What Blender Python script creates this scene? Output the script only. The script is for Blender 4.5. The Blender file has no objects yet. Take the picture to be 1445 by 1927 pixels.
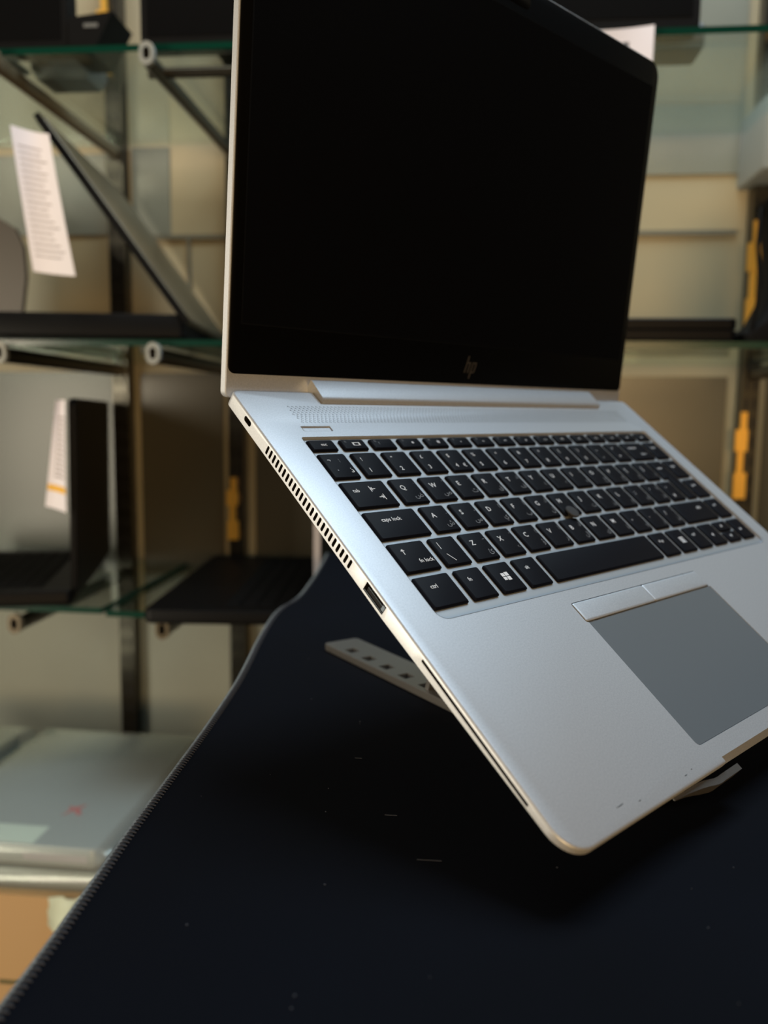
import bpy, bmesh, math, random
from mathutils import Matrix, Vector, Euler

random.seed(7)
C = bpy.context.scene.collection
MM = 0.001

# ------------------------------------------------------------------ camera
CAMR = ((0.99538002, 0.02276219, -0.09327643),
        (0.09530719, -0.11661299, 0.98859393),
        (0.01162532, -0.99291656, -0.11824364))
cam_d = bpy.data.cameras.new('camera')
cam = bpy.data.objects.new('camera', cam_d); C.objects.link(cam)
bpy.context.scene.camera = cam
cm = Matrix(((CAMR[0][0], -CAMR[0][1], -CAMR[0][2], -0.03586),
             (CAMR[1][0], -CAMR[1][1], -CAMR[1][2], -0.23378),
             (CAMR[2][0], -CAMR[2][1], -CAMR[2][2], 0.13090), (0, 0, 0, 1)))
cam.matrix_world = cm
cam_d.sensor_fit = 'HORIZONTAL'; cam_d.sensor_width = 36.0
cam_d.lens = 36.0 * 1541.3 / 1445.0
cam_d.clip_start = 0.01; cam_d.clip_end = 30
cam_d.dof.use_dof = True
cam_d.dof.focus_distance = 0.335
cam_d.dof.aperture_fstop = 9.5
cam_d.dof.aperture_blades = 0

# ------------------------------------------------------------------ render look
sc = bpy.context.scene
sc.view_settings.view_transform = 'Standard'
sc.view_settings.look = 'None'
sc.view_settings.exposure = -0.14
sc.view_settings.gamma = 1.0
sc.view_settings.use_curve_mapping = False

# ------------------------------------------------------------------ light
wd = bpy.data.worlds.new('world'); sc.world = wd; wd.use_nodes = True
wd.node_tree.nodes['Background'].inputs[0].default_value = (0.55, 0.62, 0.72, 1)
wd.node_tree.nodes['Background'].inputs[1].default_value = 0.035

def area(name, loc, target, sx, sy, power, col):
    l = bpy.data.lights.new(name, 'AREA'); l.shape = 'RECTANGLE'; l.size = sx; l.size_y = sy
    l.energy = power; l.color = col
    o = bpy.data.objects.new(name, l); C.objects.link(o)
    o.location = loc
    o.rotation_euler = (Vector(target) - Vector(loc)).to_track_quat('-Z', 'Y').to_euler()
    return o
area('ceiling_panel_light', (0.28, 0.52, 1.45), (0.02, 0.2, 0), 0.9, 0.8, 22, (0.68, 0.86, 0.98))
area('warm_shop_light', (-1.3, -0.35, 0.12), (0, 0.1, 0.05), 0.5, 0.8, 19, (1.0, 0.87, 0.66))
area('warm_counter_light', (0.35, -1.5, 0.09), (0.0, 0.1, 0.1), 0.7, 0.4, 20, (1.0, 0.64, 0.29))
area('shelf_top_light', (-0.35, 0.35, 1.25), (-0.3, 1.0, 0.2), 1.2, 0.2, 6, (1.0, 0.91, 0.78))

# ------------------------------------------------------------------ materials
def lin(c):
    c = c / 255.0
    return c / 12.92 if c <= 0.04045 else ((c + 0.055) / 1.055) ** 2.4
def rgb(r, g, b): return (lin(r), lin(g), lin(b), 1)

def mat(name, col, rough=0.5, metal=0.0, spec=0.5, noise=None, bump=None, coat=0.0):
    m = bpy.data.materials.new(name); m.use_nodes = True
    nt = m.node_tree; b = nt.nodes['Principled BSDF']
    b.inputs['Base Color'].default_value = col
    b.inputs['Roughness'].default_value = rough
    b.inputs['Metallic'].default_value = metal
    b.inputs['Specular IOR Level'].default_value = spec
    b.inputs['Coat Weight'].default_value = coat
    if noise or bump:
        tc = nt.nodes.new('ShaderNodeTexCoord')
    if noise:                       # (scale, second colour, contrast)
        n = nt.nodes.new('ShaderNodeTexNoise'); n.inputs['Scale'].default_value = noise[0]
        n.inputs['Detail'].default_value = 4
        nt.links.new(tc.outputs['Object'], n.inputs['Vector'])
        r = nt.nodes.new('ShaderNodeValToRGB')
        r.color_ramp.elements[0].position = 0.5 - noise[2]; r.color_ramp.elements[1].position = 0.5 + noise[2]
        r.color_ramp.elements[0].color = col; r.color_ramp.elements[1].color = noise[1]
        nt.links.new(n.outputs['Fac'], r.inputs['Fac']); nt.links.new(r.outputs['Color'], b.inputs['Base Color'])
    if bump:                        # (scale, strength, distance)
        n = nt.nodes.new('ShaderNodeTexNoise'); n.inputs['Scale'].default_value = bump[0]; n.inputs['Detail'].default_value = 3
        nt.links.new(tc.outputs['Object'], n.inputs['Vector'])
        bp = nt.nodes.new('ShaderNodeBump'); bp.inputs['Strength'].default_value = bump[1]; bp.inputs['Distance'].default_value = bump[2]
        nt.links.new(n.outputs['Fac'], bp.inputs['Height']); nt.links.new(bp.outputs['Normal'], b.inputs['Normal'])
    return m

M = {}
M['alu'] = mat('silver_aluminium', rgb(192, 197, 205), 0.46, 0.5, 0.5, noise=(1400, rgb(180, 186, 195), 0.16), bump=(2500, 0.12, 0.00005))
M['plate'] = mat('keyboard_plate', rgb(166, 172, 179), 0.5, 0.5)
M['pad'] = mat('touchpad_glass', rgb(112, 122, 132), 0.34, 0.3, 0.5)
M['dark'] = mat('dark_cavity', rgb(10, 10, 11), 0.6)
M['line'] = mat('seam_dark', rgb(78, 82, 88), 0.6)
M['key'] = mat('black_keycap', rgb(13, 15, 24), 0.5, 0, 0.07, bump=(3000, 0.1, 0.00004))
M['ink'] = mat('white_legend', rgb(225, 228, 235), 0.5)
M['ink2'] = mat('grey_legend', rgb(104, 106, 112), 0.5)
M['stick'] = mat('pointing_stick_rubber', rgb(45, 46, 50), 0.8, bump=(4000, 0.6, 0.0002))
M['bezel'] = mat('black_bezel', rgb(6, 6, 6), 0.4, 0, 0.06)
M['screen'] = mat('matte_black_screen', rgb(7, 7, 8), 0.38, 0, 0.10)
M['gasket'] = mat('black_gasket', rgb(3, 3, 3), 0.7, 0, 0.1)
M['logo'] = mat('dull_mirror_logo', rgb(120, 112, 100), 0.35, 0.8)
M['dots'] = mat('speaker_hole', rgb(72, 78, 84), 0.7)
M['contact'] = mat('port_metal', rgb(92, 102, 112), 0.35, 0.8)
M['stand'] = mat('stand_aluminium', rgb(160, 158, 156), 0.32, 0.85, 0.5, bump=(900, 0.35, 0.0002))
M['fabric'] = mat('dark_mat_cloth', rgb(9, 12, 20), 0.85, 0, 0.06, noise=(9, rgb(8, 10, 16), 0.2), bump=(2600, 0.25, 0.0001))
M['hem'] = mat('stitched_hem', rgb(20, 21, 26), 0.8)
M['thread'] = mat('hem_thread', rgb(52, 54, 62), 0.7)
M['rim'] = mat('pale_rubber_rim', rgb(120, 122, 120), 0.8, noise=(500, rgb(96, 98, 96), 0.15))
M['lint'] = mat('pale_lint', rgb(58, 62, 72), 0.9)
M['table'] = mat('table_laminate', rgb(70, 66, 60), 0.6)
M['wall'] = mat('painted_panel', rgb(172, 158, 128), 0.42, 0, 0.4, noise=(3.2, rgb(152, 148, 128), 0.2))
M['panel'] = mat('grey_green_panel', rgb(128, 130, 120), 0.3, 0, 0.5, noise=(4, rgb(112, 116, 108), 0.2))  # glass reflections on the wall, put into the colour
M['darkpanel'] = mat('brown_grey_panel', rgb(88, 80, 64), 0.32, 0, 0.5, noise=(3, rgb(76, 74, 64), 0.2))  # shade below the middle shelf, painted as a darker wall tone
M['bluepanel'] = mat('blue_grey_panel', rgb(78, 86, 82), 0.32, 0, 0.5, noise=(3, rgb(66, 74, 72), 0.2))  # same mid-wall shade at the left, painted in a bluer tone
M['lowpanel'] = mat('pale_grey_panel', rgb(158, 164, 156), 0.4, 0, 0.4, noise=(3, rgb(144, 150, 144), 0.2))  # brighter light on the low wall, held in a paler colour
M['grout'] = mat('panel_joint', rgb(110, 108, 96), 0.6)
M['floor'] = mat('floor_vinyl', rgb(96, 88, 76), 0.5)
M['chrome'] = mat('slotted_steel', rgb(74, 72, 66), 0.28, 0.9)
M['brass'] = mat('brassy_steel', rgb(244, 186, 80), 0.3, 0.5)  # warm light reflected in the steel, given as a gold colour
M['blacksteel'] = mat('dark_steel', rgb(36, 37, 38), 0.35, 0.7)
M['slot'] = mat('slot_shadow', rgb(12, 12, 12), 0.8)
M['black'] = mat('black_plastic', rgb(6, 6, 7), 0.5, 0, 0.14)
M['blackmatte'] = mat('matte_black_plastic', rgb(7, 7, 8), 0.7, 0, 0.12)
M['grey'] = mat('grey_plastic', rgb(96, 98, 98), 0.5)
M['lidgrey'] = mat('grey_beige_lid', rgb(108, 98, 80), 0.32, 0.3)
M['brownlid'] = mat('dark_brown_lid', rgb(58, 50, 40), 0.45)
M['silver'] = mat('silver_plastic', rgb(175, 172, 178), 0.4, 0.3)
M['paper'] = mat('white_paper', rgb(226, 224, 236), 0.8)
M['print'] = mat('grey_print', rgb(120, 112, 116), 0.8)
M['blackprint'] = mat('black_print', rgb(20, 20, 20), 0.8)
M['yellow'] = mat('yellow_stripe', rgb(226, 176, 60), 0.7)
M['greenedge'] = mat('green_glass_edge', rgb(4, 50, 38), 0.2, 0, 0.6)
M['carton'] = mat('brown_cardboard', rgb(176, 146, 108), 0.8, noise=(8, rgb(176, 146, 106), 0.2))
M['tape'] = mat('dark_tape', rgb(84, 84, 56), 0.5)
M['baglap'] = mat('grey_laptop_lid', rgb(152, 160, 156), 0.4, 0.3)
M['label'] = mat('pale_green_label', rgb(190, 202, 186), 0.7)
M['red'] = mat('red_mark', rgb(180, 60, 50), 0.7)
M['orange'] = mat('orange_sticker', rgb(190, 120, 50), 0.6)
M['box'] = mat('pale_grey_housing', rgb(138, 142, 140), 0.5)

def thin(name, tint, gloss, rough, milky=0.0, milkcol=None):
    m = bpy.data.materials.new(name); m.use_nodes = True; nt = m.node_tree; nt.nodes.clear()
    out = nt.nodes.new('ShaderNodeOutputMaterial')
    tr = nt.nodes.new('ShaderNodeBsdfTransparent'); tr.inputs[0].default_value = tint
    gl = nt.nodes.new('ShaderNodeBsdfGlossy'); gl.inputs['Roughness'].default_value = rough
    gl.inputs['Color'].default_value = (0.9, 1, 0.96, 1)
    fr = nt.nodes.new('ShaderNodeLayerWeight'); fr.inputs[0].default_value = 0.5
    pw = nt.nodes.new('ShaderNodeMath'); pw.operation = 'POWER'; pw.inputs[1].default_value = 4.0
    ad = nt.nodes.new('ShaderNodeMath'); ad.operation = 'MULTIPLY_ADD'; ad.inputs[1].default_value = 0.85; ad.inputs[2].default_value = 0.04
    mu = nt.nodes.new('ShaderNodeMath'); mu.operation = 'MULTIPLY'; mu.inputs[1].default_value = gloss; mu.use_clamp = True
    nt.links.new(fr.outputs['Facing'], pw.inputs[0]); nt.links.new(pw.outputs[0], ad.inputs[0])
    mx = nt.nodes.new('ShaderNodeMixShader')
    nt.links.new(ad.outputs[0], mu.inputs[0]); nt.links.new(mu.outputs[0], mx.inputs[0])
    last = tr
    if milky:
        df = nt.nodes.new('ShaderNodeBsdfDiffuse'); df.inputs[0].default_value = milkcol
        m2 = nt.nodes.new('ShaderNodeMixShader'); m2.inputs[0].default_value = milky
        nt.links.new(tr.outputs[0], m2.inputs[1]); nt.links.new(df.outputs[0], m2.inputs[2]); last = m2
    nt.links.new(last.outputs[0], mx.inputs[1]); nt.links.new(gl.outputs[0], mx.inputs[2])
    nt.links.new(mx.outputs[0], out.inputs[0])
    return m
M['glass'] = thin('shelf_glass', (0.92, 0.955, 0.94, 1), 1.0, 0.03)
M['bag'] = thin('clear_plastic_bag', (0.93, 0.95, 0.95, 1), 1.6, 0.22, 0.16, rgb(210, 214, 216))

# ------------------------------------------------------------------ mesh helpers
class MB:
    def __init__(s): s.v = []; s.f = []; s.m = []
    def add(s, vs, fs, mi=0):
        n = len(s.v); s.v += [tuple(v) for v in vs]
        for f in fs: s.f.append([n + i for i in f]); s.m.append(mi)
    def box(s, a, b, mi=0):
        x0, y0, z0 = [min(p, q) for p, q in zip(a, b)]; x1, y1, z1 = [max(p, q) for p, q in zip(a, b)]
        s.add([(x0, y0, z0), (x1, y0, z0), (x1, y1, z0), (x0, y1, z0), (x0, y0, z1), (x1, y0, z1), (x1, y1, z1), (x0, y1, z1)],
              [(0, 3, 2, 1), (4, 5, 6, 7), (0, 1, 5, 4), (1, 2, 6, 5), (2, 3, 7, 6), (3, 0, 4, 7)], mi)
    def loft(s, rings, mi=0, cap0=True, cap1=True, mcap=None):
        n = len(rings[0]); vs = [p for r in rings for p in r]; fs = []
        for k in range(len(rings) - 1):
            for i in range(n):
                j = (i + 1) % n
                fs.append((k * n + i, k * n + j, (k + 1) * n + j, (k + 1) * n + i))
        s.add(vs, fs, mi)
        b = len(s.v) - len(vs)
        if cap0: s.f.append([b + i for i in range(n)][::-1]); s.m.append(mi)
        if cap1: s.f.append([b + (len(rings) - 1) * n + i for i in range(n)]); s.m.append(mi if mcap is None else mcap)
    def prism(s, poly, z0, z1, mi=0):
        s.loft([[(x, y, z0) for x, y in poly], [(x, y, z1) for x, y in poly]], mi)
    def cyl(s, c, r, z0, z1, n=20, mi=0):
        s.prism([(c[0] + r * math.cos(2 * math.pi * i / n), c[1] + r * math.sin(2 * math.pi * i / n)) for i in range(n)], z0, z1, mi)
    def tube(s, path, r, n=10, mi=0):
        path = [Vector(p) for p in path]; rings = []
        for i, p in enumerate(path):
            t = (path[min(i + 1, len(path) - 1)] - path[max(i - 1, 0)]).normalized()
            a = t.cross(Vector((0, 0, 1)));
            if a.length < 1e-3: a = t.cross(Vector((0, 1, 0)))
            a.normalize(); b = t.cross(a)
            rings.append([p + a * r * math.cos(2 * math.pi * k / n) + b * r * math.sin(2 * math.pi * k / n) for k in range(n)])
        s.loft(rings, mi)
    def xf(s, mtx): s.v = [tuple(mtx @ Vector(v)) for v in s.v]; return s
    def mesh(s, name, mats, scale=MM):
        me = bpy.data.meshes.new(name)
        me.from_pydata([(x * scale, y * scale, z * scale) for x, y, z in s.v], [], s.f)
        for mm in mats: me.materials.append(M[mm])
        me.polygons.foreach_set('material_index', s.m)
        bm = bmesh.new(); bm.from_mesh(me); bmesh.ops.recalc_face_normals(bm, faces=bm.faces); bm.to_mesh(me); bm.free()
        me.update(); return me
    def build(s, name, mats, parent=None, smooth=None):
        if isinstance(mats, str): mats = [mats]
        me = s.mesh(name, mats)
        if smooth:
            me.shade_smooth(); me.set_sharp_from_angle(angle=math.radians(smooth))
        return link(name, me, parent)

def link(name, me, parent=None):
    o = bpy.data.objects.new(name, me); C.objects.link(o)
    if parent is not None: o.parent = parent
    return o
def tag(o, label=None, cat=None, group=None, kind=None):
    if label: o['label'] = label
    if cat: o['category'] = cat
    if group: o['group'] = group
    if kind: o['kind'] = kind
    return o
def thing(name, label, cat, group=None, loc=(0, 0, 0), rz=0, mtx=None):
    o = bpy.data.objects.new(name, None); C.objects.link(o); o.empty_display_size = 0.02
    if mtx is not None: o.matrix_world = mtx
    else: o.location = [c * MM for c in loc]; o.rotation_euler = (0, 0, rz)
    return tag(o, label, cat, group)

def rrect(x0, y0, x1, y1, r, n=6, ins=0.0):
    x0 += ins; y0 += ins; x1 -= ins; y1 -= ins
    rs = r if isinstance(r, (list, tuple)) else [r] * 4      # corners: x1y1, x0y1, x0y0, x1y0
    rs = [max(q - ins, 0.05) for q in rs]
    out = []
    for k, (cx, cy, sx, sy) in enumerate(((x1, y1, -1, -1), (x0, y1, 1, -1), (x0, y0, 1, 1), (x1, y0, -1, 1))):
        q = rs[k]
        for i in range(n + 1):
            a = math.pi / 2 * (k + i / n)
            out.append((cx + sx * q + q * math.cos(a), cy + sy * q + q * math.sin(a)))
    return out

def boolean(obj, cutter_mesh):
    cu = link('cutter', cutter_mesh)
    md = obj.modifiers.new('cut', 'BOOLEAN'); md.operation = 'DIFFERENCE'; md.solver = 'EXACT'; md.object = cu
    try: md.use_self = False
    except Exception: pass
    cu.parent = obj.parent
    bpy.context.view_layer.update()
    dg = bpy.context.evaluated_depsgraph_get()
    me = bpy.data.meshes.new_from_object(obj.evaluated_get(dg), preserve_all_data_layers=True, depsgraph=dg)
    obj.modifiers.clear(); old = obj.data; obj.data = me; me.name = old.name
    bpy.data.objects.remove(cu)
    return obj

_txt = {}
def text_geo(body, size):
    k = (body, size)
    if k in _txt: return _txt[k]
    cu = bpy.data.curves.new('legend', 'FONT'); cu.body = body; cu.size = size; cu.resolution_u = 2; cu.offset = size * 0.008
    cu.align_x = 'LEFT'
    o = bpy.data.objects.new('legend', cu); C.objects.link(o)
    bpy.context.view_layer.update()
    dg = bpy.context.evaluated_depsgraph_get()
    me = bpy.data.meshes.new_from_object(o.evaluated_get(dg))
    vs = [tuple(v.co) for v in me.vertices]; fs = [tuple(p.vertices) for p in me.polygons]
    bpy.data.objects.remove(o); bpy.data.curves.remove(cu); bpy.data.meshes.remove(me)
    if vs:
        x0 = min(v[0] for v in vs); x1 = max(v[0] for v in vs); y0 = min(v[1] for v in vs); y1 = max(v[1] for v in vs)
    else: x0 = x1 = y0 = y1 = 0
    _txt[k] = (vs, fs, (x0, y0, x1, y1)); return _txt[k]
def put_text(mb, body, size, x, y, z, mi, align='L'):
    vs, fs, (x0, y0, x1, y1) = text_geo(body, size)
    if not vs: return
    dx = x - (x0 if align == 'L' else x1 if align == 'R' else (x0 + x1) / 2)
    mb.add([(vx + dx, vy + y, z) for vx, vy, _ in vs], fs, mi)

# ================================================================== SETTING
wb = MB(); wb.box((-1100, 1000, -780), (1100, 1040, 1150)); w = wb.build('wall_back', 'wall'); w['kind'] = 'structure'
fb = MB(); fb.box((-1500, -1500, -800), (1500, 1040, -780)); w = fb.build('floor', 'floor'); w['kind'] = 'structure'
# slabs coloured for wall reflections, shelf shade and brighter light, plus wall joints
def light_patch(n, x0, x1, z0, z1, m, d=4):
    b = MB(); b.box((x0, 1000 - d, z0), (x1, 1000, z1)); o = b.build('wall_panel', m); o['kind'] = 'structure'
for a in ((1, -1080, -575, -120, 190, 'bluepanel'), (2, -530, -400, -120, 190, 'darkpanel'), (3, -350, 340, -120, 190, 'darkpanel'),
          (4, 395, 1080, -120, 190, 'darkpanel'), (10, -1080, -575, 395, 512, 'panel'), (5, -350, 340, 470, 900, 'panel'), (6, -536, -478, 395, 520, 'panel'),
          (7, -1080, -565, -780, -124, 'lowpanel'), (8, -540, -388, -780, -124, 'lowpanel'), (9, -360, 350, -780, -124, 'lowpanel')): light_patch(*a)
jb = MB()
jb.box((-530, 994, 388), (-392, 1000, 394)); jb.box((-350, 994, 388), (340, 1000, 394)); jb.box((-452, 994, 200), (-448, 1000, 388))
jb.build('trim_1', 'grout')['kind'] = 'structure'

# ------------------------------------------------------------------ slotted uprights
def upright(x, z0, z1, label, mats, wdt=24):
    t = thing('slotted_upright', label, 'shelf upright', 'slotted wall uprights', (x, 985, z0))
    b = MB(); b.box((-wdt / 2, -12, 0), (wdt / 2, 12, z1 - z0)); b.build('channel', mats, t)
    s = MB(); z = 14
    while z < z1 - z0 - 20:
        for q in (-5.2, 5.2): s.box((q - 1.7, -12.4, z), (q + 1.7, -11.5, z + 15))
        z += 27
    s.build('slot', 'slot', t)
    return t
upright(-552, -383, 760, 'steel slotted upright on the wall behind the leaning grey laptop lid', 'chrome')
upright(-374, -383, 760, 'steel slotted upright beside the large silver laptop, behind the low black laptop', 'chrome')
upright(366, -383, 760, 'steel slotted upright on the wall right of the open silver laptop', 'chrome')
# added gold blocks standing for warm light reflected in the uprights
def glint(x, z0, z1, label):
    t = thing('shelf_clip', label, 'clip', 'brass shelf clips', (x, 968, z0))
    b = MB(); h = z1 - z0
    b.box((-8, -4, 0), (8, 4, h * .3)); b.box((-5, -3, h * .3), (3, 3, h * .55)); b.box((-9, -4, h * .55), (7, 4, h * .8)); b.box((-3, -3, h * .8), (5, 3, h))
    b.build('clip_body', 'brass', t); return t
glint(-560, 612, 720, 'brass clip above the top shelf on the upright behind the grey laptop lid')
glint(-378, -60, 34, 'brass clip on the dark upright above the low black laptop')
glint(358, 250, 400, 'tall gold clip stack on the right upright above the middle shelf')
glint(356, 18, 140, 'orange gold clip on the right upright below the middle shelf')

# ------------------------------------------------------------------ glass shelves
def pane(x0, x1, z, label, y0=670, y1=972, t=7):
    o = thing('glass_shelf', label, 'glass shelf', 'glass shelves', (x0, y0, z))
    b = MB(); b.box((0.5, 0.5, -t), (x1 - x0 - .5, y1 - y0, 0)); b.build('pane', 'glass', o)
    e = MB(); e.box((0, 0, -t), (x1 - x0, .5, 0)); e.box((0, 0, -t), (.5, y1 - y0, 0)); e.box((x1 - x0 - .5, 0, -t), (x1 - x0, y1 - y0, 0))
    e.build('polished_edge', 'greenedge', o); return o
pane(-1050, 560, 523, 'top glass shelf with green front edge')
pane(-1050, 560, 211, 'middle glass shelf with green front edge, under the grey lidded laptop')
pane(-1050, -452, -98, 'low glass shelf carrying the upright black laptop with the tag')
pane(-447, 560, -101, 'low glass shelf carrying the open black keyboard laptop')

# ------------------------------------------------------------------ brackets
def bracket(x, z, label, m='chrome', dz=2, tip='box'):
    t = thing('shelf_bracket', label, 'bracket', 'chrome shelf brackets', (x, 664, z))
    prof = [(0, 9), (4, 7.5), (6, 4), (6, -4), (4, -7.5), (0, -9), (-4, -7.5), (-6, -4), (-6, 4), (-4, 7.5)]
    b = MB(); b.loft([[(px, 0, pz) for px, pz in prof], [(px * .95, 306, pz) for px, pz in prof]], 0, False, True)
    b.loft([[(px * .6, 0, pz * .6) for px, pz in prof], [(px * .6, 25, pz * .6) for px, pz in prof]], 1, False, True)
    n = len(prof); vs = [(px, 0, pz) for px, pz in prof] + [(px * .6, 0, pz * .6) for px, pz in prof]
    b.add(vs, [(i, (i + 1) % n, n + (i + 1) % n, n + i) for i in range(n)], 0)
    b.build('arm', [m, 'slot'], t, 40)
    q = [(px * 1.3, pz * 1.35 + dz) for px, pz in prof]; n = len(q)
    b = MB(); b.loft([[(px, y_, pz) for px, pz in q] for y_ in (-9, -2)], 0, False, False)
    vs = [(px, -9, pz) for px, pz in q] + [(px * .5, -9, (pz - dz) * .55 + dz) for px, pz in q]
    b.add(vs, [(i, (i + 1) % n, n + (i + 1) % n, n + i) for i in range(n)], 0)
    b.loft([[(px * .5, -9, (pz - dz) * .55 + dz) for px, pz in q], [(px * .5, -3, (pz - dz) * .55 + dz) for px, pz in q]], 1, False, True)
    b.build('tip_cap', [tip, 'slot'], t, 40); return t
bracket(-378, 503, 'open ended tube bracket under the top glass shelf', 'chrome', 5)
bracket(-550, 505, 'tube bracket under the top glass shelf at the far left', 'lidgrey', 2, 'lidgrey')
bracket(-378, 193, 'tube bracket under the middle glass shelf beside the silver laptop')
bracket(-556, 193, 'tube bracket under the middle glass shelf at the left edge')
bracket(366, 505, 'tube bracket under the top glass shelf on the right')
bracket(366, 193, 'tube bracket under the middle glass shelf on the right')
bracket(-552, -119, 'tube bracket under the low glass shelf with the tagged black laptop', 'chrome', 2, 'lidgrey')
bracket(-374, -119, 'tube bracket under the low black keyboard laptop', 'chrome', 2, 'lidgrey')
rb = MB(); rb.tube([(-392, 700, 505), (-180, 700, 505)], 6, 14); rb.build('hanging_rail', 'chrome', None, 40)
tag(bpy.data.objects['hanging_rail'], 'pale round rail under the top glass shelf beside the tube bracket', 'rail')

# ------------------------------------------------------------------ laptops on the shelves
def shelf_laptop(name, label, loc, rz, wid, dep, lidlen, lidang, th, mbase, mlid, medge, keys=True, lidth=7):
    """hinge runs along +y from the origin, base lies towards -x, lid rises at lidang from the base"""
    t = thing(name, label, 'laptop', None, loc, rz)
    b = MB(); b.loft([[(x, y, z) for x, y in rrect(-dep, 0, 0, wid, 9, 5, ins)] for z, ins in ((0, 3), (3, 0), (th - 1.5, 0), (th, 1.2))], 0)
    b.build('base', mbase, t, 40)
    if keys:
        k = MB()
        for r in range(6):
            for c in range(15):
                x = -dep + 95 + r * 19 - 9; y = 24 + c * (wid - 48) / 15
                x2 = x - 0; k.box((x2 - 60 + 60, y, th), (x2 + 15.5, y + (wid - 48) / 15 - 3.2, th + 1.2))
        k.build('keyboard', 'blackmatte', t)
        p = MB(); p.box((-dep + 12, wid * .33, th), (-dep + 72, wid * .64, th + .3)); p.build('touchpad', 'black', t)
    a = lidang
    mt = Matrix(((-math.cos(a), 0, math.sin(a), 0), (0, 1, 0, 0), (math.sin(a), 0, math.cos(a), min(th * .75, 17)), (0, 0, 0, 1)))
    # lid local: x along lid length upward, y width, z thickness pointing to the back (away from base side)
    b = MB(); b.loft([[(x, y, z) for x, y in rrect(0, 0, lidlen, wid, 10, 5, ins)] for z, ins in ((-lidth * .1, .6), (lidth * .3, 0), (lidth * .8, 0), (lidth, 1.5))], 0)
    b.xf(mt).build('lid', mlid, t, 40)
    b = MB(); b.loft([[(x, y, z) for x, y in rrect(1, 1, lidlen - 1, wid - 1, 9, 5)] for z in (-lidth * .1 - 1.2, -lidth * .1)], 0)
    b.xf(mt).build('bezel', 'blackmatte', t)
    b = MB(); b.box((18, 12, -lidth * .1 - 1.5), (lidlen - 12, wid - 12, -lidth * .1 - 1.2)); b.xf(mt).build('screen', 'screen', t)
    if medge:
        b = MB(); b.loft([[(x, y, z) for x, y in rrect(0, -1.2, lidlen, 0, .3, 2)] for z in (-1, lidth - .5)], 0)
        b.xf(mt).build('lid_edge', medge, t)
    return t
shelf_laptop('display_laptop', 'laptop with grey beige lid leaning left on the middle shelf', (-346, 672, 212), math.radians(8), 318, 235, 268, math.radians(54), 27, 'black', 'lidgrey', 'blackmatte')
shelf_laptop('display_laptop', 'upright black laptop with price tag on the low shelf at the left', (-489, 674, -97), math.radians(17), 300, 235, 229, math.radians(91), 18, 'black', 'black', None)
shelf_laptop('display_laptop', 'black laptop opened flat showing its keyboard on the low shelf, beside the table mat', (-192, 628, -100), math.radians(4.5), 345, 188, 230, math.radians(90), 16, 'black', 'black', 'silver')
t = thing('display_laptop', 'brown grey laptop lid cut by the left edge of the photo on the middle shelf', 'laptop', None, (-662, 800, 212))
b = MB(); b.loft([[(x, y, z) for x, z in ((-120, 0), (48, 0), (62, 90), (60, 128), (50, 150), (-60, 215), (-120, 215))] for y in (0, 7)]); b.build('lid', 'brownlid', t)
b = MB(); b.box((-120, 8, 0), (0, 100, 16)); b.build('base', 'black', t)
def slab(name, label, x0, x1, y0, y1, z0, z1, m, cat='laptop', rot=0, r=8):
    t = thing(name, label, cat, None, (x0, y0, z0), rot)
    h = z1 - z0
    b = MB(); b.loft([[(x, y, z) for x, y in rrect(0, 0, x1 - x0, y1 - y0, r, 5, ins)] for z, ins in ((0, 2), (2, 0), (h * .45, 0), (h * .47, .6))], 0); b.build('base', m, t, 40)
    b = MB(); b.loft([[(x, y, z) for x, y in rrect(0, 0, x1 - x0, y1 - y0, r, 5, ins)] for z, ins in ((h * .53, .6), (h * .55, 0), (h - 1.5, 0), (h, 1.5))], 0); b.build('lid', m, t, 40)
    return t
slab('closed_laptop', 'closed dark laptop lying on the middle shelf right of the silver laptop', 20, 250, 676, 940, 212, 236, 'black')
slab('closed_laptop', 'closed black laptop behind the grey lid on the middle shelf', -368, -130, 905, 965, 212, 284, 'blackmatte')

# paper tags
def sheet(name, label, pts, y, curl, lines, mats=('paper', 'print'), cat='price tag', stripe=None, nx=8, nz=14):
    """pts: tl, tr, br, bl as (x, z); curl bends the sheet in y"""
    t = thing(name, label, cat, None, (pts[0][0], y, pts[0][1]))
    def P(u, v, off=0):
        x = (pts[0][0] * (1 - u) + pts[1][0] * u) * (1 - v) + (pts[3][0] * (1 - u) + pts[2][0] * u) * v
        z = (pts[0][1] * (1 - u) + pts[1][1] * u) * (1 - v) + (pts[3][1] * (1 - u) + pts[2][1] * u) * v
        yy = curl * math.sin(u * 2.4 + v * 1.1) + curl * .6 * v * v - off
        return (x - pts[0][0], yy, z - pts[0][1])
    b = MB()
    for off, flip in ((0, 1), (-.25, 0)):
        vs = [P(i / nx, j / nz, off) for j in range(nz + 1) for i in range(nx + 1)]
        b.add(vs, [(j * (nx + 1) + i, j * (nx + 1) + i + 1, (j + 1) * (nx + 1) + i + 1, (j + 1) * (nx + 1) + i) for j in range(nz) for i in range(nx)], 0)
    b.build('paper', mats[0], t, 60)
    g = MB()
    def strip(u0, u1, v0, v1, mi):
        k = 6; vs = []
        for i in range(k + 1):
            u = u0 + (u1 - u0) * i / k; vs += [P(u, v0, .15), P(u, v1, .15)]
        g.add(vs, [(2 * i, 2 * i + 2, 2 * i + 3, 2 * i + 1) for i in range(k)], mi)
    for (u0, u1, v0, v1) in lines: strip(u0, u1, v0, v1, 0)
    if stripe: strip(*stripe, 1)
    g.build('printing', [mats[1], 'yellow'], t)
    return t
ls = [(0.1, 0.55 + 0.3 * random.random(), 0.12 + .042 * i, 0.128 + .042 * i) for i in range(19)]
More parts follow.
